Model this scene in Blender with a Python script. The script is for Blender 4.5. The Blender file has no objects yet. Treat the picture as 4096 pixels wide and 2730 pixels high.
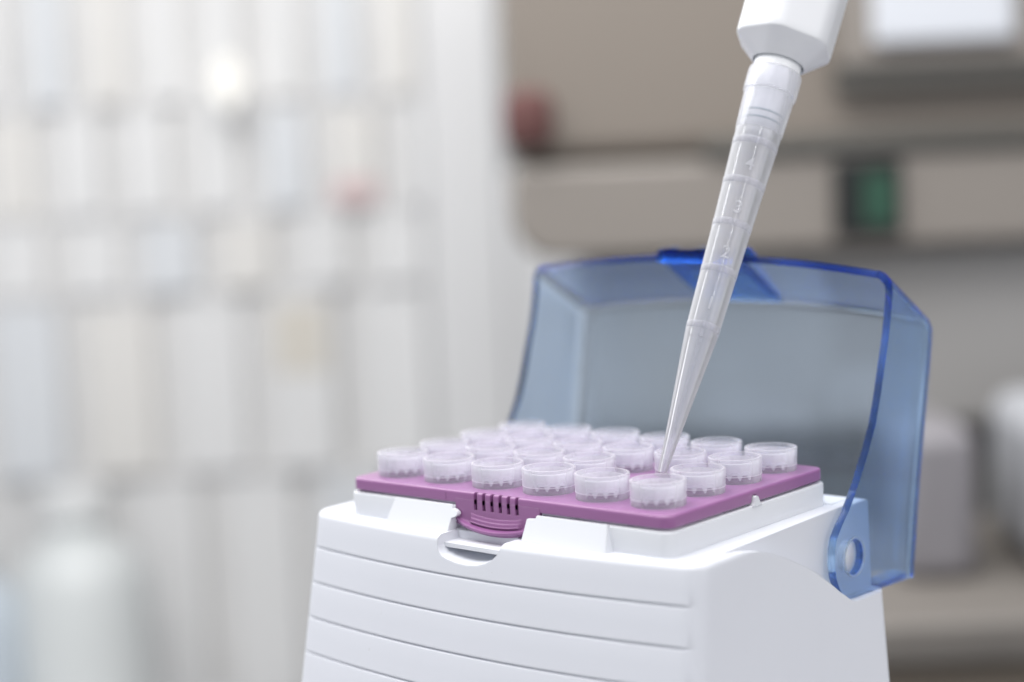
import bpy, bmesh, math
from mathutils import Vector, Matrix, Euler

S = bpy.context.scene
MM = 0.001
OZ = 0.125            # bench top is z = 0, the purple tray's top is at 0.125 m
rad = math.radians

# ------------------------------------------------------------------ camera
CAM = Vector((0.35247, -0.36523, 0.09303 + OZ))
YAW = 0.698
cd = bpy.data.cameras.new('camera')
cam = bpy.data.objects.new('camera', cd)
S.collection.objects.link(cam)
cam.location = CAM
_R = [[0.7652793777817456, -0.03943428839666152, 0.6424892301359091],
      [0.6423907958470207, 0.11037236976044226, -0.7583877671775142],
      [-0.04100657694828416, 0.9931076864530417, 0.10979792236136034]]
cam.rotation_euler = Matrix(_R).to_euler()
cd.sensor_width = 36.0
cd.lens = 62.59
cd.clip_start = 0.02
cd.clip_end = 50
cd.dof.use_dof = True
cd.dof.focus_distance = 0.475
cd.dof.aperture_fstop = 4.5
cd.dof.aperture_blades = 0
S.camera = cam

# ------------------------------------------------------------------ world, lights, exposure
w = bpy.data.worlds.new('World'); S.world = w; w.use_nodes = True
bg = w.node_tree.nodes['Background']
bg.inputs['Color'].default_value = (0.92, 0.95, 1.0, 1)
bg.inputs['Strength'].default_value = 0.42

RT = Vector((math.cos(YAW), math.sin(YAW), 0))      # lab frame: right / forward as the camera stands
FW = Vector((-math.sin(YAW), math.cos(YAW), 0))
def lab(x, d, z):
    """millimetres right of / ahead of the tripod, height above tray level, in metres world"""
    return Vector((CAM.x, CAM.y, 0)) + RT * (x * MM) + FW * (d * MM) + Vector((0, 0, OZ + z * MM))

def area(name, loc, target, sx, sy, power, col=(1, 1, 1)):
    l = bpy.data.lights.new(name, 'AREA'); l.shape = 'RECTANGLE'
    l.size = sx; l.size_y = sy; l.energy = power; l.color = col
    o = bpy.data.objects.new(name, l); S.collection.objects.link(o)
    o.location = loc
    o.rotation_euler = (target - loc).to_track_quat('-Z', 'Y').to_euler()
    return o
TGT = Vector((0.045, 0.03, OZ))
area('ceiling_light', lab(-150, 400, 1100), TGT, 1.3, 0.9, 17.0, (1, 0.985, 0.985))
area('window_light', lab(-1150, -350, 480), TGT, 1.0, 0.9, 1.8, (0.93, 0.97, 1.0))
area('tube_light', lab(262, -575, 785), TGT + Vector((0.03, 0, 0.07)), 0.045, 0.30, 0.85, (1, 1, 1))
area('rear_fill_light', lab(-780, 1250, 620), TGT, 1.1, 0.9, 8.0, (0.97, 0.98, 1.0))  # added backlight to brighten the frosted plastic and tray top, no window there
area('right_fill_light', lab(800, -150, 600), TGT, 0.8, 0.7, 3.4, (1, 0.98, 0.98))  # added fill to lift the dark right side of the box, no such lamp
area('back_ceiling_light', lab(-250, 1050, 1080), lab(-250, 2350, -160), 1.8, 0.9, 24, (1, 0.99, 0.98))

S.view_settings.view_transform = 'Standard'
S.view_settings.look = 'None'
S.view_settings.exposure = 0.0
S.view_settings.gamma = 1.0
S.view_settings.use_curve_mapping = False
S.cycles.use_denoising = True
try:
    S.cycles.denoiser = 'OPENIMAGEDENOISE'
except Exception:
    pass
S.cycles.max_bounces = 24
S.cycles.diffuse_bounces = 8
S.cycles.glossy_bounces = 6
S.cycles.transmission_bounces = 16
S.cycles.transparent_max_bounces = 64
S.cycles.sample_clamp_indirect = 6.0

# ------------------------------------------------------------------ materials
def new_mat(name):
    m = bpy.data.materials.new(name); m.use_nodes = True
    nt = m.node_tree
    for n in list(nt.nodes): nt.nodes.remove(n)
    out = nt.nodes.new('ShaderNodeOutputMaterial')
    return m, nt, out

def plastic(name, col, rough=0.4, bevel=0.0, spec=0.5, var=0.03, sss=0.0, bump=0.0, scale=60, specks=False):
    m, nt, out = new_mat(name)
    p = nt.nodes.new('ShaderNodeBsdfPrincipled')
    p.inputs['Roughness'].default_value = rough
    p.inputs['Specular IOR Level'].default_value = spec
    tc = nt.nodes.new('ShaderNodeTexCoord')
    no = nt.nodes.new('ShaderNodeTexNoise'); no.inputs['Scale'].default_value = scale
    no.inputs['Detail'].default_value = 4
    nt.links.new(tc.outputs['Object'], no.inputs['Vector'])
    mx = nt.nodes.new('ShaderNodeMixRGB')
    mx.inputs['Color1'].default_value = (*[c * (1 - var) for c in col], 1)
    mx.inputs['Color2'].default_value = (*[min(1, c * (1 + var)) for c in col], 1)
    nt.links.new(no.outputs['Fac'], mx.inputs['Fac'])
    nt.links.new(mx.outputs['Color'], p.inputs['Base Color'])
    if sss:
        p.inputs['Subsurface Weight'].default_value = sss
        p.inputs['Subsurface Radius'].default_value = (1, 1, 1)
        p.inputs['Subsurface Scale'].default_value = 0.0015
    if specks:
        sp = nt.nodes.new('ShaderNodeTexNoise'); sp.inputs['Scale'].default_value = 420; sp.inputs['Detail'].default_value = 2
        nt.links.new(tc.outputs['Object'], sp.inputs['Vector'])
        cr = nt.nodes.new('ShaderNodeMapRange'); cr.inputs['From Min'].default_value = 0.755; cr.inputs['From Max'].default_value = 0.83
        nt.links.new(sp.outputs['Fac'], cr.inputs['Value'])
        m4 = nt.nodes.new('ShaderNodeMixRGB'); m4.inputs['Color2'].default_value = (0.52, 0.52, 0.52, 1)
        nt.links.new(cr.outputs[0], m4.inputs['Fac']); nt.links.new(mx.outputs['Color'], m4.inputs['Color1'])
        nt.links.new(m4.outputs['Color'], p.inputs['Base Color'])
        rn_ = nt.nodes.new('ShaderNodeTexNoise'); rn_.inputs['Scale'].default_value = 35; rn_.inputs['Detail'].default_value = 5
        nt.links.new(tc.outputs['Object'], rn_.inputs['Vector'])
        rm = nt.nodes.new('ShaderNodeMapRange'); rm.inputs['To Min'].default_value = rough - .1; rm.inputs['To Max'].default_value = rough + .14
        nt.links.new(rn_.outputs['Fac'], rm.inputs['Value']); nt.links.new(rm.outputs[0], p.inputs['Roughness'])
    nrm = None
    if bevel:
        b = nt.nodes.new('ShaderNodeBevel'); b.samples = 4
        b.inputs['Radius'].default_value = bevel * MM
        nrm = b.outputs['Normal']
    if bump:
        bm_ = nt.nodes.new('ShaderNodeBump'); bm_.inputs['Strength'].default_value = bump
        bm_.inputs['Distance'].default_value = 0.0001
        n2 = nt.nodes.new('ShaderNodeTexNoise'); n2.inputs['Scale'].default_value = 2500
        nt.links.new(tc.outputs['Object'], n2.inputs['Vector'])
        nt.links.new(n2.outputs['Fac'], bm_.inputs['Height'])
        if nrm: nt.links.new(nrm, bm_.inputs['Normal'])
        nrm = bm_.outputs['Normal']
    if nrm: nt.links.new(nrm, p.inputs['Normal'])
    nt.links.new(p.outputs[0], out.inputs['Surface'])
    return m

def tinted_glass(name, dens, col, rough=0.02, ior=1.35):
    m, nt, out = new_mat(name)
    g = nt.nodes.new('ShaderNodeBsdfGlass'); g.inputs['Roughness'].default_value = rough
    g.inputs['IOR'].default_value = ior; g.inputs['Color'].default_value = (1, 1, 1, 1)
    v = nt.nodes.new('ShaderNodeVolumeAbsorption')
    v.inputs['Color'].default_value = (*col, 1); v.inputs['Density'].default_value = dens
    t = nt.nodes.new('ShaderNodeBsdfTransparent'); t.inputs['Color'].default_value = (0.96, 0.985, 1, 1)
    mxs = nt.nodes.new('ShaderNodeMixShader'); mxs.inputs[0].default_value = 0.16
    nt.links.new(g.outputs[0], mxs.inputs[1]); nt.links.new(t.outputs[0], mxs.inputs[2])
    nt.links.new(mxs.outputs[0], out.inputs['Surface'])
    nt.links.new(v.outputs[0], out.inputs['Volume'])
    return m

def frosted(name, lo, hi, col=(0.86, 0.87, 0.93), rough=0.25, blend=0.35, gl=0.6):
    """milky polypropylene: part of the light goes straight through, part is scattered;
    a grazing view goes through more of the wall"""
    m, nt, out = new_mat(name)
    N = nt.nodes.new; L = nt.links.new
    tr = N('ShaderNodeBsdfTransparent'); tr.inputs['Color'].default_value = (0.97, 0.97, 0.99, 1)
    di = N('ShaderNodeBsdfDiffuse'); di.inputs['Color'].default_value = (*col, 1)
    tl = N('ShaderNodeBsdfTranslucent'); tl.inputs['Color'].default_value = (*col, 1)
    m1 = N('ShaderNodeMixShader'); m1.inputs[0].default_value = 0.5
    L(di.outputs[0], m1.inputs[1]); L(tl.outputs[0], m1.inputs[2])
    lw = N('ShaderNodeLayerWeight'); lw.inputs['Blend'].default_value = blend
    mr = N('ShaderNodeMapRange'); mr.inputs['To Min'].default_value = lo; mr.inputs['To Max'].default_value = hi
    L(lw.outputs['Facing'], mr.inputs['Value'])
    m2 = N('ShaderNodeMixShader'); L(mr.outputs[0], m2.inputs[0])
    L(tr.outputs[0], m2.inputs[1]); L(m1.outputs[0], m2.inputs[2])
    gs = N('ShaderNodeBsdfGlossy'); gs.inputs['Roughness'].default_value = rough
    fr = N('ShaderNodeFresnel'); fr.inputs['IOR'].default_value = 1.45
    mu = N('ShaderNodeMath'); mu.operation = 'MULTIPLY'; mu.inputs[1].default_value = gl
    L(fr.outputs[0], mu.inputs[0])
    m3 = N('ShaderNodeMixShader'); L(mu.outputs[0], m3.inputs[0])
    L(m2.outputs[0], m3.inputs[1]); L(gs.outputs[0], m3.inputs[2])
    L(m3.outputs[0], out.inputs['Surface'])
    return m

M_WHITE = plastic('white_plastic', (0.70, 0.715, 0.765), 0.38, bevel=0.7, var=0.02, scale=25, specks=True)
M_WHITE2 = plastic('white_plastic_small', (0.72, 0.735, 0.77), 0.36, bevel=0.35, var=0.01)
M_PURPLE = plastic('purple_plastic', (0.29, 0.112, 0.282), 0.34, bevel=0.6, var=0.02, sss=0.1, bump=0.12)
M_PURPLE.node_tree.nodes['Principled BSDF'].inputs['Coat Weight'].default_value = 0.6
M_PURPLE.node_tree.nodes['Principled BSDF'].inputs['Coat Roughness'].default_value = 0.3
M_BLUE = tinted_glass('blue_clear_plastic', 140, (0.04, 0.49, 0.965), rough=0.035)
M_BLUE2 = tinted_glass('blue_clear_plastic_thick', 640, (0.0, 0.50, 0.90))
M_RIM = frosted('frosted_plastic', 0.19, 0.6, (0.96, 0.955, 0.985), gl=0.32)
M_RIB = frosted('frosted_ribs', 0.66, 0.8, (0.97, 0.965, 0.99), gl=0.3)
M_CONE = frosted('frosted_cone', 0.30, 0.8, (0.95, 0.95, 0.98), gl=0.3)
M_TIPTOP = frosted('clear_tip_collar', 0.10, 0.75, (0.985, 0.988, 1.0), 0.2, 0.35, 0.4)
M_TIP = frosted('clear_tip_plastic', 0.24, 0.92, (0.985, 0.988, 1.0), 0.07, 0.42, 0.9)
M_NUM = frosted('raised_numeral', 0.36, 0.8, (0.98, 0.98, 1.0), 0.3)
M_MARK = frosted('raised_marking', 0.20, 0.6, (0.96, 0.96, 0.99), 0.3)
M_PIP = plastic('pipette_white', (0.74, 0.75, 0.775), 0.33, bevel=0.5, var=0.01)
M_PIPC = plastic('pipette_cone_white', (0.90, 0.91, 0.93), 0.3, var=0.01)
M_GREY = plastic('grey_seal', (0.10, 0.14, 0.15), 0.5)
M_SEAL = plastic('seal_ring', (0.50, 0.56, 0.60), 0.4)

# ------------------------------------------------------------------ mesh helpers (input in millimetres, tray frame)
def V(x, y, z): return Vector((x * MM, y * MM, z * MM + OZ))

def obj(name, verts, faces, mat, parent=None, smooth=None, origin=None, mm=True):
    """verts in world (mm, tray frame) unless mm is False; made relative to parent's location"""
    me = bpy.data.meshes.new(name)
    vv = [V(*v) for v in verts] if mm else [Vector(v) for v in verts]
    o_ = Vector((0, 0, 0))
    if parent is not None: o_ = parent['_o'] and Vector(parent['_o'])
    elif origin is not None: o_ = origin
    me.from_pydata([v - o_ for v in vv], [], faces)
    me.validate(); 
    bm = bmesh.new(); bm.from_mesh(me)
    bmesh.ops.recalc_face_normals(bm, faces=bm.faces); bm.to_mesh(me); bm.free()
    if smooth is not None:
        me.polygons.foreach_set('use_smooth', [True] * len(me.polygons))
        me.set_sharp_from_angle(angle=rad(smooth))
    me.materials.append(mat)
    o = bpy.data.objects.new(name, me); S.collection.objects.link(o)
    if parent is not None: o.parent = parent
    if parent is None: o.location = o_
    o['_o'] = list(o_)
    return o

def thing(name, label, cat, base, group=None):
    o = bpy.data.objects.new(name, None); S.collection.objects.link(o)
    o.location = base; o['_o'] = list(base); o.empty_display_size = 0.01
    o['label'] = label; o['category'] = cat
    if group: o['group'] = group
    return o

def tag(o, label, cat, group=None):
    o['label'] = label; o['category'] = cat
    if group: o['group'] = group
    return o

def box(x0, x1, y0, y1, z0, z1):
    v = [(x, y, z) for z in (z0, z1) for y in (y0, y1) for x in (x0, x1)]
    f = [(0, 2, 3, 1), (4, 5, 7, 6), (0, 1, 5, 4), (2, 6, 7, 3), (0, 4, 6, 2), (1, 3, 7, 5)]
    return v, f

def join(*parts):
    V_, F_ = [], []
    for v, f in parts:
        n = len(V_); V_ += list(v); F_ += [tuple(i + n for i in q) for q in f]
    return V_, F_

def loft(rings, cap=True, closed=True):
    n = len(rings[0]); v = [p for r in rings for p in r]; f = []
    for k in range(len(rings) - 1):
        for i in range(n if closed else n - 1):
            j = (i + 1) % n
            f.append((k * n + i, k * n + j, (k + 1) * n + j, (k + 1) * n + i))
    if cap:
        f.append(tuple(range(n))[::-1]); f.append(tuple((len(rings) - 1) * n + i for i in range(n)))
    return v, f

def lathe(profile, n=64, centre=(0, 0, 0), axis=None, close=True):
    """profile (r, h) polyline; when close the last joins the first (a tube wall)"""
    if axis is None: M = Matrix.Identity(3)
    else: M = axis
    c = Vector(centre); v = []; f = []
    m = len(profile)
    for (r, h) in profile:
        for i in range(n):
            a = 2 * math.pi * i / n
            v.append(tuple(c + M @ Vector((r * math.cos(a), r * math.sin(a), h))))
    for k in range(m if close else m - 1):
        k2 = (k + 1) % m
        for i in range(n):
            j = (i + 1) % n
            f.append((k * n + i, k * n + j, k2 * n + j, k2 * n + i))
    return v, f

def rrect(x0, x1, y0, y1, r, n=8):
    pts = []
    for cx, cy, a0 in ((x1 - r, y0 + r, -90), (x1 - r, y1 - r, 0), (x0 + r, y1 - r, 90), (x0 + r, y0 + r, 180)):
        for k in range(n + 1):
            a = rad(a0 + 90 * k / n)
            pts.append((cx + r * math.cos(a), cy + r * math.sin(a)))
    return pts

def prism(pts, z0, z1):
    return loft([[(x, y, z0) for x, y in pts], [(x, y, z1) for x, y in pts]])

def boolean(o, cutter_vf, op='DIFFERENCE'):
    c = obj('cut', cutter_vf[0], cutter_vf[1], M_WHITE)
    m = o.modifiers.new('b', 'BOOLEAN'); m.operation = op; m.object = c; m.solver = 'EXACT'
    m.use_self = True
    # evaluate both in world space
    bpy.context.view_layer.update()
    dg = bpy.context.evaluated_depsgraph_get()
    me = bpy.data.meshes.new_from_object(o.evaluated_get(dg))
    o.modifiers.remove(m)
    old = o.data; nm = old.name; o.data = me; bpy.data.meshes.remove(old); me.name = nm
    cm = c.data; bpy.data.objects.remove(c); bpy.data.meshes.remove(cm)

def resmooth(o, ang):
    me = o.data
    me.polygons.foreach_set('use_smooth', [True] * len(me.polygons))
    me.set_sharp_from_angle(angle=rad(ang))

def sm(t): t = max(0, min(1, t)); return t * t * (3 - 2 * t)

XC = 45.85
# ================================================================== setting: bench, floor, wall
M_BENCH = plastic('bench_laminate', (0.45, 0.45, 0.46), 0.45, var=0.03)
M_FLOOR = plastic('floor_vinyl', (0.55, 0.56, 0.57), 0.5, var=0.05, scale=4)
M_WALL = plastic('wall_paint', (0.74, 0.74, 0.74), 0.7, var=0.02, scale=4)

def labbox(x0, x1, d0, d1, z0, z1, bev=0):
    vs = [lab(x, d, z) for z in (z0, z1) for d in (d0, d1) for x in (x0, x1)]
    return [tuple(v) for v in vs], [(0, 2, 3, 1), (4, 5, 7, 6), (0, 1, 5, 4), (2, 6, 7, 3), (0, 4, 6, 2), (1, 3, 7, 5)]

def labobj(name, boxes, mat, parent=None, origin=None, bevel=0, seg=3):
    v, f = join(*[labbox(*b) for b in boxes])
    o = obj(name, v, f, mat, parent, None, origin, mm=False)
    if bevel:
        m = o.modifiers.new('bevel', 'BEVEL'); m.width = bevel * MM; m.segments = seg; m.limit_method = 'ANGLE'
        resmooth(o, 60)
    return o

BZ = -125.0
o = labobj('bench', [(-900, 900, 250, 672, BZ - 30, BZ)], M_BENCH, bevel=3); o['kind'] = 'structure'
o = labobj('floor', [(-3500, 3500, -1500, 3500, -1045, -1025)], M_FLOOR); o['kind'] = 'structure'
o = labobj('wall', [(-3500, 3500, 3000, 3050, -1020, 1800)], M_WALL); o['kind'] = 'structure'

# ================================================================== tip box
BASE = V(XC, 33, -124.6)
tbox = thing('tip_box', 'white ribbed pipette tip box with its clear blue lid open, holding the purple tray', 'tip box', BASE)

def outline(z, inset=0.0, groove=0.0):
    s = -(z + 10.5)
    hw = 66.6 + .045 * s - inset
    yf = -14.3 - .17 * s + inset; yb = 76.5 + .045 * s - inset
    rf, rb = 5 - inset, 6.5 - inset
    pts = []
    NF = 72
    x0, x1 = -hw, hw
    def bow(x): return 6.6 * (1 - (x / hw) ** 2)
    for k in range(NF + 1):
        x = (x0 + rf) + (x1 - x0 - 2 * rf) * k / NF
        pts.append([x, yf, 1.0])
    for cx, cy, r, a0 in ((x1 - rf, yf + rf, rf, -90), (x1 - rb, yb - rb, rb, 0), (x0 + rb, yb - rb, rb, 90), (x0 + rf, yf + rf, rf, 180)):
        for k in range(0 if a0 in (0, 90) else 1, 11 if a0 == -90 or a0 in (0, 90) else 10):
            a = rad(a0 + 9.0 * k)
            fr_ = 1.0 if a0 in (-90, 180) else 0.0
            pts.append([cx + r * math.cos(a), cy + r * math.sin(a), fr_])
    res = []
    for x, y, fr_ in pts:
        if fr_:
            y -= bow(x)
            g = 1 - sm((abs(x) - (hw - 6.5)) / 5.0)
            y += groove * g
        if x < 0: x += 2.8 * x / hw
        res.append((x + XC, y, z))
    return res
rings = []
levels = []
r_ = 1.7
for k in range(7):
    a = rad(90 * k / 6)
    levels.append((-10.5 - r_ * (1 - math.sin(rad(90) - a)) if False else -10.5 - r_ * (1 - math.cos(a)), r_ * (1 - math.sin(a)), 0))
levels.append((-16.0, 0, 0))
gz = [-20.6, -30.6, -40.6, -50.6, -60.6, -70.6, -80.6, -90.6, -100.6, -110.6]
for g in gz:
    levels += [(g + .26, 0, 0), (g + .10, 0, .55), (g - .10, 0, .6), (g - .36, 0, 0.05), (g - .75, 0, 0), (g - 5, 0, 0)]
levels += [(-120, 0, 0), (-123.5, 1.0, 0), (-124.6, 3, 0)]
for z, ins, gr in levels: rings.append(outline(z, ins, gr))
body = obj('base', *loft(rings), M_WHITE, tbox)
# side recesses where the lid arms lie
def side_cut(sgn):
    prof = [(-6, -9.0), (-5, -10.35), (0, -10.6), (6, -11.2), (12, -12.3), (18, -14.1), (24, -16.3), (30, -19.1), (36, -22.0), (41, -25.0),
            (46, -28.2), (50, -31.0), (53, -32.8), (55, -34.1), (56.6, -34.9), (58.5, -35.4), (61, -35.6), (84, -36.3), (95, -36.4), (95, -5), (-6, -5)]
    def xi(y, z): return 63.9 - (y / 75.0) * 3.3 if y > 0 else 63.9 - (y * .02)
    A = [(XC + sgn * xi(y, z), y, z) for y, z in prof]
    B = [(XC + sgn * 80, y, z) for y, z in prof]
    return loft([A, B])
boolean(body, side_cut(1)); boolean(body, side_cut(-1))
# finger notch
npf = [(31.7, -5), (31.7, -13.2), (32.1, -14.6), (33.2, -15.7), (35.4, -16.4), (39, -17.0), (43, -17.15), (46.5, -16.8), (49.2, -16.0), (51.3, -14.9), (52.7, -13.7), (53.5, -12.4), (54.1, -10.9), (54.3, -5)]
boolean(body, loft([[(x, -34, z - 1.2) for x, z in npf], [(x, -21.5, z) for x, z in npf], [(x, -12.5, z + .9) for x, z in npf]]))
# collar around the tray, joined to the base, then the cavity
colr = [[(x, y, z) for x, y in rrect(-10.3 + i, 102.1 - i, -12.4 + i, 64.2 - i, 3.6 - i, 8)] for z, i in ((-10.52, 0), (-4.6, 0), (-4.2, .15), (-4.0, .5))]
collar = obj('collar', *loft(colr), M_WHITE2, tbox)
boolean(collar, prism(rrect(-8.4, 100.2, -10.5, 62.3, 2.5), -20, 0))
boolean(body, prism(rrect(-8.4, 100.2, -10.5, 62.3, 2.5), -120, 0))
boolean(collar, box(30.7, 60.9, -16, -9, -10.3, 0))
resmooth(body, 35); resmooth(collar, 35)
# small tooth on the collar and its fillet ledge
obj('locating_tooth', *loft([[(x, 25.2, -4.3), (x, 26.0, -3.2), (x, 26.3, -1.9), (x, 26.7, -1.55), (x, 27.5, -1.6), (x, 27.9, -2.0), (x, 28.6, -3.3), (x, 29.6, -4.3)] for x in (100.6, 102.35)]), M_WHITE2, tbox)
# clip wedges in front of the collar
def clip(x0, x1, inner_right):
    rg = []
    N_ = 8
    xs = [x0, x1]
    s = 1 if inner_right else -1
    xi, xo = (x1, x0) if inner_right else (x0, x1)
    # outline in x at (t) from bottom 0 to top 1 along slope
    def P(x, t, back=0.0):
        y = -15.9 + 3.1 * t + back; z = -10.55 + 6.75 * t
        return (x, y, z)
    pr = [(xo, 0), (xi, 0), (xi + s * .1, .5), (xi + s * 1.4, .56), (xi + s * 1.9, .66), (xi + s * 1.6, .76), (xi + s * .6, .84), (xi - s * .3, .86), (xi - s * .6, 1.0), (xo + s * 1.3, 1.0)]
    if not inner_right: pr = [(xo, 0), (56.7, 0), (56.9, .84), (59.6, .87), (59.9, 1.0), (xo - 1.3, 1.0)]
    front = [P(x, t) for x, t in pr]
    back = [(x, -12.2, z) for (x, y, z) in front]
    return loft([front, back])
for a in ((7.5, 30.9, True), (60.8, 84.4, False)):
    o = obj('clip', *clip(*a), M_WHITE2, tbox)
# ledge plate in the finger notch
pl = loft([[(31.2, -18.4, z), (55.4, -18.9, z), (55.4, -11.5, z), (31.2, -11.5, z)] for z in (-14.1, -12.9)])
obj('thumb_plate', *pl, M_WHITE2, tbox)
obj('notch_back', *box(31.2, 55.4, -12.4, -11.3, -19, -10.4), M_WHITE2, tbox)
# thin white patch drawn for the highlight at the rear of the side ledge
obj('highlight_pad', *box(97.0, 103.5, 63.5, 73, -10.6, -10.3), M_WHITE2, tbox)

# -------- lid
def lid_mesh():
    f0 = [(60.0, -35.3), (57.3, -34.8), (55.2, -33.4), (53.2, -31.2), (51.5, -28.0), (50.9, -24.0), (51.2, -20.0), (52.4, -17.0), (55.4, -13.8), (58.7, -11.0), (62.0, -7.4), (65.4, -3.2),
          (70.6, 4.0), (75.0, 11.0), (78.2, 19.0), (80.8, 27.0), (83.2, 34.0), (85.0, 41.0), (86.2, 47.0)]
    path0, path1 = [], []
    H0, H1 = 65.6, 65.2
    def yb(z): return 98.6 + (z + 37.5) / 74.5 * 14.6
    for i, (y, z) in enumerate(f0):
        t = i / (len(f0) - 1)
        z1 = -37.3 + t ** .9 * (31.5 + 37.3)
        path0.append((H0, y, z)); path1.append((H1, yb(z1), z1))
    # rounded corner to the top arch
    RC = 5.0
    ztop0 = lambda x: 53.2 + 4.2 * (1 - (x / 61.0) ** 2)
    ztop1 = lambda x: 37.3 + 4.0 * (1 - (x / 60.0) ** 2)
    for k in range(1, 7):
        a = rad(15 * k)
        path0.append((H0 - RC + RC * math.cos(a), 86.3, 48.2 + (ztop0(H0 - RC) - 48.2) * math.sin(a)))
        path1.append((H1 - RC + RC * math.cos(a), yb(32.3 + (ztop1(H1 - RC) - 32.3) * math.sin(a)), 32.3 + (ztop1(H1 - RC) - 32.3) * math.sin(a)))
    NT = 14
    for k in range(1, NT + 1):
        x = (H0 - RC) * (1 - k / NT); x1 = (H1 - RC) * (1 - k / NT)
        path0.append((x, 86.3, ztop0(x))); path1.append((x1, yb(ztop1(x1)), ztop1(x1)))
    full0 = path0 + [(-x, y, z) for x, y, z in path0[-2::-1]]
    full1 = path1 + [(-x, y, z) for x, y, z in path1[-2::-1]]
    rows = []
    C = Vector((0, yb(-5), -20))
    A = [Vector(p) for p in full0]; B = [Vector(p) for p in full1]
    for t in (0, .12, .3, .5, .7, .82, .92):
        rows.append([a.lerp(b, t) for a, b in zip(A, B)])
    def inn(b, q):   # toward the centre, staying in the back plane
        p = Vector((b.x * (1 - q), 0, b.z + (C.z - b.z) * q)); p.z = b.z * (1 - q) + C.z * q if b.z > -37 else b.z + (C.z - b.z) * q * 0
        p.y = yb(p.z)
        return p
    last = rows[-1]
    tgt = [inn(b, .06) for b in B]
    for t in (.25, .5, .75, 1.0):
        rows.append([(1 - t) ** 2 * l + 2 * t * (1 - t) * b + t * t * g for l, b, g in zip(last, B, tgt)])
    for q in (.2, .4, .6, .8, 1.0):
        rows.append([inn(b, q) for b in B])
    n = len(full0)
    v = [(p.x + XC, p.y, p.z) for r in rows for p in r]
    f = []
    for k in range(len(rows) - 1):
        for i in range(n - 1):
            f.append((k * n + i, k * n + i + 1, (k + 1) * n + i + 1, (k + 1) * n + i))
    return v, f
lv, lf = lid_mesh()
lid = obj('lid', lv, lf, M_BLUE, tbox)
bm = bmesh.new(); bm.from_mesh(lid.data)
bmesh.ops.remove_doubles(bm, verts=bm.verts, dist=0.00005)
bmesh.ops.dissolve_degenerate(bm, edges=bm.edges, dist=0.00002)
bmesh.ops.recalc_face_normals(bm, faces=bm.faces)
bm.to_mesh(lid.data); bm.free()
# make sure the sheet's normals point outwards (the right arm's face looks to +x)
sx = sum(p.normal.x for p in lid.data.polygons if p.center.x > 0.055)
so = lid.modifiers.new('s', 'SOLIDIFY'); so.thickness = 2.3 * MM; so.offset = -1 if sx > 0 else 1
so.use_even_offset = True; so.use_quality_normals = True
bpy.context.view_layer.update()
me = bpy.data.meshes.new_from_object(lid.evaluated_get(bpy.context.evaluated_depsgraph_get()))
lid.modifiers.clear(); lid.data = me; me.name = 'lid'
# hinge holes, both arms
RX = Matrix.Rotation(rad(90), 3, 'Y')
boolean(lid, lathe([(0.001, -12), (5.0, -12), (5.0, 12), (0.001, 12)], 48, (XC + 65, 61.6, -24.0), RX))
boolean(lid, lathe([(0.001, -12), (5.0, -12), (5.0, 12), (0.001, 12)], 48, (XC - 65, 61.6, -24.0), RX))
resmooth(lid, 30)
for sgn in (1, -1):
    vv, ff = lathe([(5.15, 0), (5.75, 0), (5.65, .12), (5.4, .16), (5.15, .1)], 48, (XC + sgn * 65.72, 61.6, -24.0), Matrix.Rotation(rad(90 * sgn), 3, 'Y'))
    obj('hinge_ring', vv, ff, M_BLUE, lid, 40)
for sgn in (1, -1):
    xo_, xi_ = XC + sgn * 62.6, XC + sgn * 57.5
    obj('bottom_rim', *loft([[(x, 77.5, -35.4), (x, 95.0, -35.6), (x, 95.0, -37.1), (x, 77.5, -36.6)] for x in (xi_, xo_)]), M_BLUE2, lid, 30)
for sgn in (1, -1):
    obj('hinge_pin', *lathe([(0.01, -6), (4.3, -6), (4.3, -.3), (3.9, 0), (0.01, 0)], 40, (XC + sgn * 63.2, 61.6, -24.0), Matrix.Rotation(rad(90 * sgn), 3, 'Y'), close=False), M_WHITE2, tbox, 40)
# latch tab on the lid
TL = []
def slope(t, off):   # along the sloping front wall of the lid, t 0 at the rim, 1 at its far end
    y = 86.3 + t * 23.9; z = 57.2 - t * 16.3
    return y + off * .56, z + off * .83
for x, e in ((31.2, 0), (32.0, .5), (60.0, .5), (60.8, 0)):
    ring = []
    for t, off in ((-.03, -2.6), (-.05, .8 + e), (.08, 2.0 + e), (.92, 1.6 + e), (1.02, 1.2), (1.02, .3), (.5, .35), (.06, .35), (.03, -2.6)):
        y, z = slope(t, off); ring.append((x, y, z))
    TL.append(ring)
latch = obj('latch', *loft(TL), M_BLUE2, lid, 30)
for (xa, xb) in ((57.2, 60.6), (43.0, 44.2), (31.4, 33.4)):
    rg = []
    for x in (xa, xb):
        ring = []
        for t, off in ((.02, 2.6), (.14, 5.2), (.45, 4.6), (.9, 3.4), (.98, 2.2), (.5, 2.35)):
            y, z = slope(t, off); ring.append((x, y, z))
        rg.append(ring)
    obj('rib', *loft(rg), M_BLUE2, latch, 30)

# ================================================================== purple tray
TB = V(XC, 26, -3.4)
tray = thing('rack_tray', 'purple tray with slotted front tab, holding frosted tips on the white box', 'tray', TB)
X0, X1, Y0, Y1 = -9.7, 101.5, -11.9, 63.8
tr = [[(x, y, z) for x, y in rrect(X0 + i, X1 - i, Y0 + i, Y1 - i, 3.4 - i, 8)] for z, i in ((-3.25, 0.05), (-.7, 0), (-.35, .08), (-.1, .3), (0, .7))]
plate = obj('tray_plate', *loft(tr), M_PURPLE, tray)
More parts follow.
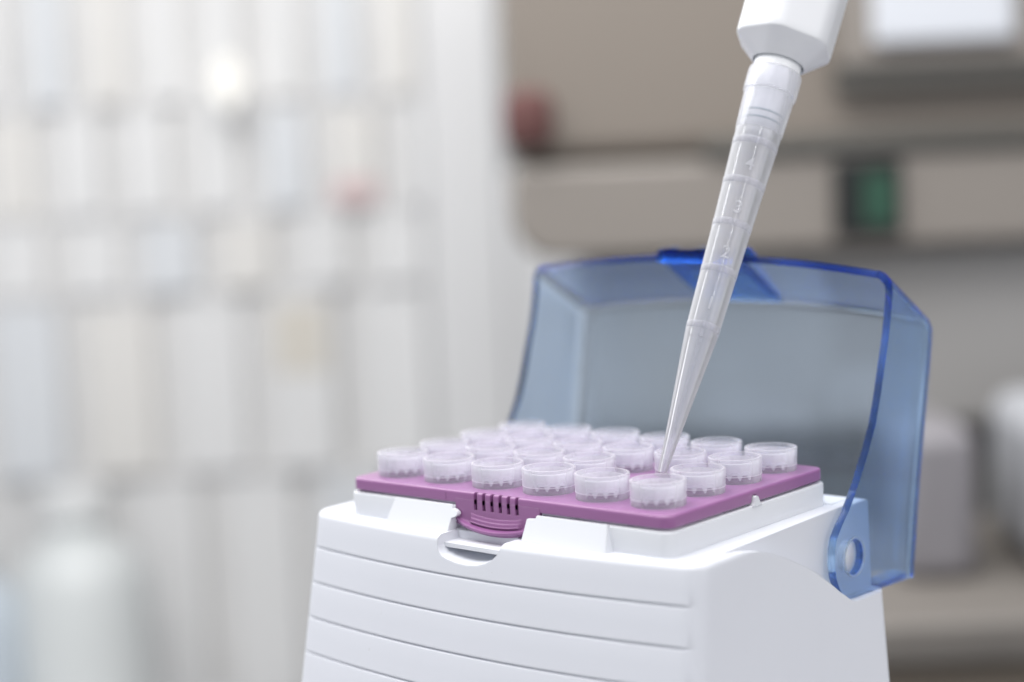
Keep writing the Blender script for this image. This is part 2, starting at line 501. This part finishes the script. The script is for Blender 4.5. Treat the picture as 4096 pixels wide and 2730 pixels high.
# front tab hanging below the plate, with its finger ridges
def tab_mesh():
    cols = []
    xs = [30.6 + (60.2 - 30.6) * k / 44 for k in range(45)]
    for x in xs:
        s = (x - 45.2) / 14.0
        b = max(0, 1 - s * s) ** 1.0          # bulge
        rdg = 1.0 if 36.1 < x < 53.8 else 0.0
        zc = -2.1 * b                          # smile
        y = -11.9
        st = [(y, -2.0), (y, -4.6)]
        zr = -4.4 + zc
        for q in range(3):
            yy = y - (.35 * (q + 1) + .25 * q * b) * rdg * 1.0
            st += [(y - .35 * q * rdg - .2 * q * b * rdg, zr - .95 * q - .02), (yy, zr - .95 * q - .10)]
        zf = -7.25 + zc
        out = 1.1 * (.35 + .65 * sm((14.6 - abs(x - 45.2)) / 5)) + 2.2 * b
        st += [(y - .5 * rdg - .5 * b, zf + .25), (y - out, zf), (y - out - .12, zf - .25), (y - out, zf - .75), (y - out * .75, zf - .85)]
        zb = -8.9 - 2.2 * b
        st += [(y - out * .66, zf - 1.5 if zf - 1.5 > zb + .5 else zb + .6), (y - out * .62, zf - 1.6 if zf - 1.6 > zb + .4 else zb + .5), (y - out * .4, zb + .3), (y - out * .35, zb), (y + .4, zb), (y + 1.0, zb + .3), (y + 1.0, -2.0)]
        cols.append([(x, yy, zz) for yy, zz in st])
    return loft(cols)
tab = obj('finger_tab', *tab_mesh(), M_PURPLE, tray)
parts = []
for i in range(6):
    for j in range(4):
        parts.append(lathe([(0.001, -8), (6.95, -8), (6.95, 4), (0.001, 4)], 48, (18 * i, 18 * j, 0)))
boolean(plate, join(*parts))
sl = [box(37.35 + 2.9 * k, 38.5 + 2.9 * k, -20, -8.6, -4.75, 3) for k in range(6)]
slp = [loft([[(37.35 + 2.9 * k, -20, z), (38.5 + 2.9 * k, -20, z), (38.5 + 2.9 * k, -10.9, z), (37.35 + 2.9 * k, -10.9, z)] for z in (-3.9, 3)]) for k in range(6)]
sld = [box(37.75 + 2.9 * k, 38.5 + 2.9 * k, -11.4, -8.7, -3.9, -.9) for k in range(6)]
boolean(plate, join(*slp)); boolean(plate, join(*sld))
boolean(tab, join(*[box(37.35 + 2.9 * k, 38.5 + 2.9 * k, -13, -11.0, -4.75, 3) for k in range(6)]))
boolean(tab, join(*[box(37.8 + 2.9 * k, 38.5 + 2.9 * k, -13, -9.0, -4.6, 3) for k in range(6)]))
boolean(plate, loft([[(x, 25.3, -5), (x, 25.8, -2.4), (x, 26.1, -1.3), (x, 27.9, -1.3), (x, 28.3, -1.9), (x, 29.2, -3.0), (x, 29.6, -5)] for x in (99.8, 104)]))
resmooth(plate, 40); resmooth(tab, 50)
# moulding seam beside the tab
obj('mould_seam', *box(27.0, 27.18, -11.93, -11.5, -3.2, -.5), M_PURPLE, tray)

# ================================================================== frosted tips standing in the tray
def rib_ring():
    n = 144; ro, ri = 6.55, 6.0
    rings = []
    def zb(a):
        ph = (a / (2 * math.pi) * 14) % 1.0
        d = abs(ph - .5) * 2          # 0 at tooth centre
        tooth = max(0, 1 - (d / .42) ** 2) ** .5 if d < .42 else 0
        return 2.15 - 1.35 * tooth
    A = [2 * math.pi * i / n for i in range(n)]
    top_o = [(ro + .12, 5.2)] ; v = []; f = []
    prof = [lambda a: (ro - .15, zb(a)), lambda a: (ro + .2, 5.3), lambda a: (ro - .1, 5.5), lambda a: (ri - .1, zb(a) + .05)]
    for p in prof:
        for a in A:
            r, h = p(a); v.append((r * math.cos(a), r * math.sin(a), h))
    for k in range(4):
        for i in range(n):
            j = (i + 1) % n; k2 = (k + 1) % 4
            f.append((k * n + i, k * n + j, k2 * n + j, k2 * n + i))
    return v, f
ROWN = ['front', 'second', 'third', 'back']
ORD = ['leftmost', 'second from the left', 'third from the left', 'fourth from the left', 'fifth from the left', 'rightmost']
first = None
def shift(vf, z=0.0): return vf
tipmesh = {}
for j in range(4):
    for i in range(6):
        if (i, j) == (4, 1): continue
        base = V(18 * i, 18 * j, -3.0 + .12 * math.sin(i * 5.1 + j * 3.7))
        if j == 0 and i == 5: lb = 'frosted tip on the near corner of the purple tray, rightmost of the front row'
        elif (i, j) == (3, 1): lb = 'frosted tip in the second row, immediately left of the hole the pipette points into'
        elif (i, j) == (5, 1): lb = 'frosted tip in the second row, just right of the hole the pipette points into'
        elif (i, j) == (5, 3): lb = 'frosted tip on the far right corner of the purple tray, nearest the lid hinge'
        elif (i, j) == (0, 3): lb = 'blurred frosted tip on the far left corner of the purple tray'
        else: lb = 'frosted tip %s in the %s row of the purple tray' % (ORD[i], ROWN[j])
        if first is None:
            first = thing('pipette_tip', lb, 'pipette tip', base, 'frosted tips standing in the purple tray')
            sleeve = obj('sleeve', *lathe([(6.88, -3.1), (7.08, -.2), (7.33, 6.1), (7.28, 6.42), (7.12, 6.54), (6.62, 6.54), (6.5, 6.35), (6.42, 5.5), (6.6, 1.0), (6.2, -3.1)], 72, (0, 0, 0)), M_RIM, first, 50)
            # these meshes are built at hole (0, 0); move them into the thing's own frame
            ribs = obj('rib_ring', *rib_ring(), M_RIB, sleeve, 50)
            band = obj('seal_band', *lathe([(6.9, 1.75), (7.22, 1.78), (7.24, 1.9), (6.9, 1.95)], 72, (0, 0, 0)), M_RIB, sleeve, 50)
            cone = obj('cone', *lathe([(6.2, -3.1), (5.8, -40), (4.6, -70), (1.5, -112), (1.0, -112), (4.0, -70), (5.2, -40), (5.5, -3.1)], 40, (0, 0, 0)), M_CONE, first, 50)
            d0 = V(0, 0, -3.0)
            for ch in (sleeve, cone): 
                ch.location = (0, 0, 0)
            # obj() subtracted first['_o'] (hole i=0, j=0), so the parts are already local
        else:
            r = first.copy(); S.collection.objects.link(r); r.location = base; r['label'] = lb
            for ch in (sleeve, cone):
                c2 = ch.copy(); S.collection.objects.link(c2); c2.parent = r
                for gch in ch.children:
                    g2 = gch.copy(); S.collection.objects.link(g2); g2.parent = c2
                c2.rotation_euler = (rad(.45 * math.sin(i * 2.3 + j * 4.1)), rad(.45 * math.cos(i * 3.9 + j * 1.7)), (i * 37 + j * 71) % 360 * math.pi / 180)

# ================================================================== pipette and the tip mounted on it
TE = Vector((78.6, 17.8, 4.0))
# axis: leaning right in the picture and slightly away from the viewer
LIPPX = Vector((3079, 377))
def ray(px, py):
    f = 62.59 / 36 * 4096
    d = Matrix(_R) @ Vector(((px - 2048) / f, -(py - 1365) / f, -1.0))
    return d
cmm = Vector((352.47, -365.23, 93.03))
LIP = cmm + ray(3079, 377) * 500.0
AX = (LIP - TE).normalized()
LLEN = (LIP - TE).length
zax = AX; 
viewdir = (cmm - TE).normalized()
xax = viewdir.cross(zax).normalized()      # to the right as seen from the front
yax = zax.cross(xax).normalized()          # away from the viewer
PM = Matrix((xax, yax, zax)).transposed()
def along(px, py):
    """height along the axis of a point seen at the centre line"""
    r = ray(px, py); 
    n = r.cross(zax); a = zax; 
    # closest approach of the two lines
    w0 = TE - cmm; b = a.dot(r); c_ = r.dot(r); d = a.dot(w0); e = r.dot(w0)
    return (b * e - c_ * d) / (c_ - b * b)
h1 = along(2812, 1316); h2 = along(2883, 1096); h3 = along(2926, 911); h4 = along(2975, 746)
print('heights', h1, h2, h3, h4, LLEN)
k_ = lambda h: 1.0
def rr_(hwpx, h):
    P = TE + AX * h
    dep = -((Matrix(_R).transposed()) @ (P - cmm)).z
    return hwpx * dep / (62.59 / 36 * 4096)
hj = along(2798, 1360)        # junction of the cone and the graduated barrel
hu = along(3032, 527)         # ledge under the collar
hl2 = along(3056, 440)
hlip = LLEN; htop = along(3107, 295)
mt = thing('pipette_tip', 'large clear graduated tip marked 1 to 4, mounted on the white pipette', 'pipette tip', V(*TE))
prof_o = [(rr_(17.3, 0), 0), (rr_(33, hj * .35), hj * .35), (rr_(65.5, hj), hj), (rr_(68, h1 - 1), h1 - 1), (rr_(68.5, h1), h1),
          (rr_(74.5, h2), h2), (rr_(79.5, h3), h3), (rr_(85.5, h4), h4), (rr_(93.5, hu - .6), hu - .6), (rr_(96, hu), hu), (rr_(101.5, hlip - .5), hlip - .5),
          (rr_(107.5, hlip - .35), hlip - .35), (rr_(108, hlip + .4), hlip + .4), (rr_(108, htop - .8), htop - .8), (rr_(105, htop), htop)]
th_ = .75
def wall(prof): return prof + [(max(.7, r - (th_ if h > 8 else .45)), h) for r, h in prof[::-1]]
ihu = 9
prof_i = [(max(.7, r - (th_ if h > 8 else .45)), h) for r, h in prof_o[::-1]]
# finer rows for smooth shading
obj('barrel', *lathe(wall(prof_o[:ihu]), 96, TE, PM), M_TIP, mt, 40)
obj('collar', *lathe(wall(prof_o[ihu - 1:]), 96, TE, PM), M_TIPTOP, mt, 18)
def prad(h):
    for (r0, a), (r1, b) in zip(prof_o, prof_o[1:]):
        if a <= h <= b: return r0 + (r1 - r0) * (h - a) / (b - a)
    return prof_o[-1][0]
for h in (h1, h2, h3, h4, along(3017, 590)):
    hw_ = 1.05
    obj('graduation_ring', *lathe([(prad(h - hw_) - .02, h - hw_), (prad(h - hw_) + .04, h - hw_ + .12), (prad(h + hw_) + .04, h + hw_ - .12), (prad(h + hw_) - .02, h + hw_)], 96, TE, PM), M_MARK, mt, 60)
# inner line below the first ring
obj('inner_step', *lathe([(prad(hj) - .78, hj - .1), (prad(hj) - .2, hj - .12), (prad(hj) - .2, hj + .12), (prad(hj) - .78, hj + .1)], 96, TE, PM), M_MARK, mt, 60)
# numerals, wrapped round the barrel
def numeral(ch, h, ang):
    cu = bpy.data.curves.new('numeral', 'FONT'); cu.body = ch; cu.size = 5.0; cu.extrude = .10; cu.align_x = 'CENTER'; cu.align_y = 'CENTER'
    cu.offset = 0.02; cu.resolution_u = 6
    t = bpy.data.objects.new('t', cu); S.collection.objects.link(t); bpy.context.view_layer.update()
    me = bpy.data.meshes.new_from_object(t.evaluated_get(bpy.context.evaluated_depsgraph_get()))
    bm = bmesh.new(); bm.from_mesh(me)
    bmesh.ops.subdivide_edges(bm, edges=[e for e in bm.edges if e.calc_length() > .8], cuts=3)
    vs = []
    for v in bm.verts:
        a = ang + v.co.x / prad(h)
        r = prad(h + v.co.y) + .03 + v.co.z
        p = TE + PM @ Vector((-r * math.sin(a), r * math.cos(a), h + v.co.y))
        vs.append(tuple(p))
    bm.verts.index_update()
    fs = [tuple(v.index for v in f.verts) for f in bm.faces]
    bm.free(); bpy.data.objects.remove(t)
    return obj('numeral', vs, fs, M_NUM, mt)
numeral('1', h1 + 6.2, .0)
numeral('2', h2 + 4.7, .05)
numeral('3', h3 + 4.3, .02)
numeral('4', h4 + 4.6, .0)

pip = thing('pipette', 'white pipette body coming in from the top edge, holding the graduated tip', 'pipette', V(*(TE + AX * (hlip - 12))))
hb0 = along(3113, 262); hbc = along(3139, 175)
# inner nozzle seen through the tip, with its sealing rings
def seal(hh, r, t=.35): return [(r, hh - t), (r + .35, hh - t * .5), (r + .35, hh + t * .5), (r, hh + t)]
rn = prad(hl2) - .85
obj('nozzle', *lathe([(0.01, hu - 1.5), (rn - 1.6, hu - 1.5), (rn - .9, hu + .6), (prad(hu + 1.6) - .95, hu + 1.4), (prad(hu + 5) - .95, hu + 5), (prad(hl2) - .85, hl2), (prad(hlip - 1) - .82, hlip - 1), (prad(hlip + 1) - .85, hlip + .2), (prad(htop - .5) - .82, htop + .4), (rr_(95, htop), htop + .6), (rr_(95, hb0), hb0 + 4), (0.01, hb0 + 4)], 72, TE, PM, close=False), M_PIPC, pip, 40)
for hh in (hu + 2.4, hu + 4.6):
    obj('seal_ring', *lathe(seal(hh, prad(hh) - 1.15, .45), 72, TE, PM), M_SEAL, pip, 60)
# handle body: rounded hexagon section with a chamfered lower end
def hexring(R, h, rc=.42, n=10):
    """rounded hexagon, circumradius R"""
    pts = []
    rr0 = R * rc
    ri = R * math.cos(rad(30)) - rr0
    Rc = ri / math.cos(rad(30))
    for k in range(6):
        a = -14 + 60 * k
        # angle measured from the viewer side, positive to the right
        cx, cy = Rc * math.sin(rad(a)), -Rc * math.cos(rad(a))
        for q in range(n + 1):
            b = rad(a - 30 + 60 * q / n)
            pts.append((cx + rr0 * math.sin(b), cy - rr0 * math.cos(b)))
    return [tuple(TE + PM @ Vector((x, y, h))) for x, y in pts]
Rb = 15.2
rh = rr_(102, hb0)
def cring(r, h, n=66):
    out = []
    for k in range(6):
        a = -14 + 60 * k
        for q in range(11):
            b = rad(a - 30 + 60 * (q + .5) / 11)
            out.append(tuple(TE + PM @ Vector((r * math.sin(b), -r * math.cos(b), h))))
    return out
hchf = along(3136, 190) - 0.7
rings = [cring(rh, hb0 + 5), cring(rh, hb0 + .2), cring(rh + .3, hb0)]
R1 = Rb * .995
rings += [[tuple(Vector(a).lerp(Vector(b), t)) for a, b in zip(cring(rh + .3, hb0), hexring(R1, hchf + 1.0))] for t in (.2, .4, .6, .8, .93, .975)]
rings += [hexring(R1 * .992, hchf + 1.15), hexring(R1, hchf + 1.9), hexring(R1, hchf + 3), hexring(Rb * 1.05, hchf + 60), hexring(Rb * 1.08, hchf + 110)]
obj('handle', *loft(rings), M_PIP, pip, 40)
obj('nozzle_gap', *lathe([(rr_(95, hb0), hb0 + .8), (rh - .02, hb0 + .8), (rh - .02, hb0 + 1.4), (rr_(95, hb0), hb0 + 1.4)], 72, TE, PM), M_GREY, pip, 60)

# ================================================================== background: white storage rack on the left
M_CART = plastic('carton_white', (0.75, 0.75, 0.75), 0.6, var=0.06, scale=4)
M_CART2 = plastic('carton_cream', (0.74, 0.725, 0.70), 0.6, var=0.06, scale=4)
M_CART3 = plastic('carton_cool', (0.69, 0.71, 0.735), 0.6, var=0.06, scale=4)
M_RACK = plastic('rack_paint', (0.76, 0.76, 0.765), 0.5, var=0.03, scale=5)
M_BACK = plastic('rack_back', (0.70, 0.695, 0.69), 0.6, var=0.08, scale=5)
M_PINK = plastic('pink_label', (0.66, 0.50, 0.50), 0.6)
M_TAN = plastic('tan_label', (0.67, 0.635, 0.57), 0.6)
rk = thing('storage_rack', 'tall white storage rack behind the tip box, filled with pale cartons', 'rack', lab(-400, 2500, -1025))
DK = 2400.0; KP = .5867
def ux(u): return (u - 1150) * KP - 7
def vz(v): return 300.5 - KP * v
labobj('back_panel', [(ux(-300), ux(960), DK + 24, DK + 160, -1024, 1000)], M_BACK, rk)
labobj('side_panel', [(ux(965), ux(1138), DK - 60, DK + 160, -1024, 1000)], M_RACK, rk, bevel=8)
labobj('lower_door', [(ux(1141), ux(1330), DK - 58, DK + 160, -1024, 60)], M_RACK, rk, bevel=10)
tiers = [  # bottom v, top v, start u, pitch, gap
    (228, -80, -90, 133.5, 58), (480, 235, -68, 157.5, 60), (662, 487, -75, 175, 56), (1088, 669, -90, 213, 62), (1640, 1095, -16, 222, 62)]
names = ['top', 'second', 'third', 'fourth', 'bottom']
ordn = ['first', 'second', 'third', 'fourth', 'fifth', 'sixth', 'seventh', 'eighth', 'ninth']
for ti, (vb, vt, u0, pitch, gap) in enumerate(tiers):
    labobj('shelf', [(ux(-300), ux(962), DK + 20, DK + 23.5, vz(vb) - 4, vz(vb))], M_RACK, rk)
    n = 0
    u = u0
    while u < 950:
        ua, ub = u + gap * .5, min(u + pitch - gap * .5, 956)
        if ub - ua > 30:
            hv = (vb - vt) * (.985 if (n * 7 + ti * 3) % 3 else 1.0)
            dd = DK + ((n * 5 + ti * 3) % 4) * 2
            xa, xb = ux(ua), ux(ub)
            base = lab((xa + xb) / 2, dd + 20, vz(vb))
            c = thing('carton', 'blurred white carton, %s from the left on the %s shelf of the white rack' % (ordn[n], names[ti]), 'carton', base, 'white cartons on the storage rack')
            zt = vz(vb) + hv * KP
            labobj('case', [(xa, xb, dd, dd + 14, vz(vb) + .3, zt - 9)], (M_CART, M_CART2, M_CART, M_CART3, M_CART)[(n * 3 + ti) % 5], c, bevel=3)
            labobj('flap', [(xa - 1, xb + 1, dd - 1.5, dd + 15, zt - 8.6, zt)], M_RACK, c, bevel=2)
            if (ti, n) == (1, 5):
                labobj('label', [(xa - 2, xb - 0, dd - 1.2, dd - .2, vz(472), vz(420))], M_PINK, c)
                c['label'] = 'blurred white carton with a pink strip along its foot on the second shelf'
            if (ti, n) == (3, 3):
                labobj('label', [(xa + 8, xb - 10, dd - 1.2, dd - .2, vz(860), vz(700))], M_TAN, c)
                c['label'] = 'blurred white carton with a tan patch on the fourth shelf of the rack'
            n += 1
        u += pitch

# small lit lamp clipped in front of the rack
M_LAMP, nt, out_ = new_mat('lamp_glow')
em = nt.nodes.new('ShaderNodeEmission'); em.inputs['Color'].default_value = (1, .98, .93, 1); em.inputs['Strength'].default_value = 1.25
nt.links.new(em.outputs[0], out_.inputs['Surface'])
lp = thing('indicator_lamp', 'small glowing oval lamp in front of the upper rack shelf', 'lamp', lab(ux(530), DK - 10, vz(225)))
cc = lab(ux(532), DK - 45, vz(188))
sv, sf = lathe([(19 * math.sin(rad(a)), -32 * math.cos(rad(a))) for a in (1, 15, 30, 45, 60, 75, 90, 105, 120, 135, 150, 165, 179)], 24, (0, 0, 0), None, close=False)
o = obj('bulb', [tuple(cc + Vector(v) * MM) for v in sv], sf, M_LAMP, lp, 60, mm=False)
labobj('bulb_holder', [(ux(532) - 8, ux(532) + 8, DK - 48, DK - 1, vz(188) - 44, vz(188) - 31)], M_RACK, lp)

# pale bottles at the lower left
M_TEAL = plastic('pale_teal_plastic', (0.66, 0.685, 0.685), 0.4, var=0.06, scale=12)
M_PBLUE = plastic('pale_blue_plastic', (0.56, 0.62, 0.68), 0.4, var=0.05, scale=12)
M_CAP = plastic('cap_white', (0.72, 0.73, 0.73), 0.35)
def bottle(label, x, d, zb, r, hb, mat):
    b = thing('reagent_bottle', label, 'bottle', lab(x, d, zb))
    c = lab(x, d, zb)
    pr = [(0.01, 0), (r * .95, 0), (r, 4), (r, hb * .72), (r * .92, hb * .8), (r * .55, hb * .9), (r * .42, hb * .93), (r * .42, hb), (0.01, hb)]
    v, f = lathe(pr, 40, (0, 0, 0), None, close=False)
    obj('bottle_body', [tuple(c + Vector(p) * MM) for p in v], f, mat, b, 40, mm=False)
    v, f = lathe([(0.01, hb + .3), (r * .5, hb + .3), (r * .52, hb + 2), (r * .5, hb + 34), (0.01, hb + 36)], 40, (0, 0, 0), None, close=False)
    obj('cap', [tuple(c + Vector(p) * MM) for p in v], f, M_CAP, b, 40, mm=False)
    return b
TZ = -640
trolley = thing('side_table', 'low white side table at the lower left, carrying pale canisters', 'table', lab(-620, 2200, -1025))
labobj('table_top', [(-800, -400, 2020, 2370, TZ - 20, TZ - .4)], M_RACK, trolley, bevel=3)
for a, b in ((-790, 2030), (-420, 2030), (-790, 2350), (-420, 2350)):
    labobj('leg', [(a - 8, a + 8, b - 8, b + 8, -1025, TZ - 20.2)], M_RACK, trolley)
bottle('pale teal canister with a white cap standing on the side table', -575, 2230, TZ, 84, 285, M_TEAL)
bottle('pale blue canister cut by the left edge of the picture', -705, 2200, TZ, 60, 235, M_PBLUE)

# ================================================================== background: taupe laboratory machine on the right
M_TAUPE = plastic('taupe_enamel', (0.196, 0.170, 0.145), 0.5, var=0.06, scale=3)
M_TAUPE2 = plastic('light_taupe_enamel', (0.225, 0.203, 0.182), 0.5, var=0.05, scale=3)
M_DARK = plastic('dark_gap', (0.085, 0.083, 0.075), 0.6)
M_GREYB = plastic('machine_grey', (0.31, 0.302, 0.295), 0.5, var=0.08, scale=4)
M_RED = plastic('dark_red_knob', (0.095, 0.038, 0.035), 0.8)
M_SCR = plastic('panel_white', (0.56, 0.58, 0.62), 0.4)
M_GRN = plastic('green_screen', (0.018, 0.068, 0.042), 0.4)
M_BLK = plastic('screen_black', (0.012, 0.014, 0.014), 0.3)
KM = .342
def mx(u, v=100): return (u - 1150) * KM - 4 - .0150 * v
def mz(u, v): return 205 - (u - 1150) * .0141 - KM * v
mach = thing('lab_machine', 'taupe laboratory machine with a green display and white panel, behind the blue lid', 'machine', lab(300, 1600, -226))
labobj('upper_cabinet', [(mx(1150), 700, 1400, 1850, mz(2000, 335), 520)], M_TAUPE, mach, bevel=16, seg=4)
zb0, zb1, rb_ = 1.5, mz(2000, 340) - 2, 34
fb = []
for cx_, cz_, a0 in ((mx(1158) + rb_, zb1 - 12, 90), (mx(1158) + rb_, zb0 + rb_, 180)):
    rr1 = rb_ if a0 == 180 else 12
    cx1 = mx(1158) + rr1
    for k in range(9):
        a = rad(a0 + 90 * k / 8); fb.append((cx1 + rr1 * math.cos(a), cz_ + rr1 * math.sin(a)))
fb += [(700, zb0), (700, zb1)]
o = obj('front_band', *loft([[tuple(lab(x, d, z)) for x, z in fb] for d in (1392, 1846)]), M_TAUPE2, mach, mm=False)
m_ = o.modifiers.new('bevel', 'BEVEL'); m_.width = 0.006; m_.segments = 3; m_.limit_method = 'ANGLE'; resmooth(o, 60)
labobj('shade_strip', [(mx(1600), 702, 1386, 1400.5, mz(1900, 345), mz(1900, 303))], M_DARK, mach, bevel=3)  # dark strip laid on the front, its colour stands in for shade
labobj('base_cabinet', [(58, 700, 1425, 1840, -150, 1)], M_GREYB, mach, bevel=10)
labobj('plinth', [(100, 700, 1450, 1830, -226, -149.6)], M_DARK, mach)
labobj('window_frame', [(mx(1905), 700, 1372, 1400.4, mz(2100, 150), 520)], M_TAUPE2, mach, bevel=5)
labobj('frame_rail', [(mx(1900), 702, 1378, 1399, mz(2100, 192), mz(2100, 151))], M_DARK, mach)
labobj('white_panel', [(mx(1972), mx(2290), 1362, 1372.2, mz(2130, 102), 420)], M_SCR, mach, bevel=10, seg=4)
dsp = labobj('display', [(mx(1906, 450), mx(2060, 450), 1384.6, 1392.2, mz(1985, 532), mz(1985, 360))], M_BLK, mach, bevel=2)
labobj('screen', [(mx(1972, 450), mx(2040, 450), 1383.2, 1384.8, mz(1985, 506), mz(1985, 392))], M_GRN, dsp)
labobj('emergency_cover', [(mx(1153, 270), mx(1268, 270), 1376, 1401, mz(1196, 335), mz(1196, 205))], M_RED, mach, bevel=17, seg=5)

# counter carrying the machine, and the things at the lower right
M_CNT = plastic('counter_grey', (0.17, 0.155, 0.14), 0.5, var=0.25, scale=9)
M_BRN = plastic('brown_front', (0.20, 0.165, 0.13), 0.55, var=0.2, scale=7)
ct = thing('counter', 'dark grey and brown counter under the taupe machine', 'counter', lab(400, 1500, -1025))
labobj('worktop', [(95, 1200, 1130, 1900, -256, -226.4)], M_CNT, ct, bevel=6)
labobj('drawer_front', [(110, 1200, 1150, 1880, -300, -262)], M_BRN, ct, bevel=4)
labobj('carcass', [(100, 1200, 1175, 1860, -1025, -256.4)], M_CNT, ct)
labobj('drawer_front', [(110, 1200, 1152, 1176, -380, -312)], M_BRN, ct, bevel=4)
M_CLEAR = plastic('pale_grey_plastic', (0.40, 0.41, 0.435), 0.4, var=0.04)
g = labobj('waste_bin', [(358, 560, 1170, 1370, -226, -108)], M_CLEAR, None, lab(450, 1270, -226), bevel=22, seg=5)
tag(g, 'pale grey rounded container at the right edge, on the counter', 'container')
g = labobj('power_unit', [(262, 318, 1230, 1330, -226, -118)], plastic('mauve_grey', (0.23, 0.22, 0.235), 0.5), None, lab(290, 1260, -226), bevel=12)
tag(g, 'mauve grey upright unit between the blue lid and the pale container', 'unit')

for o in bpy.data.objects:
    if '_o' in o: del o['_o']
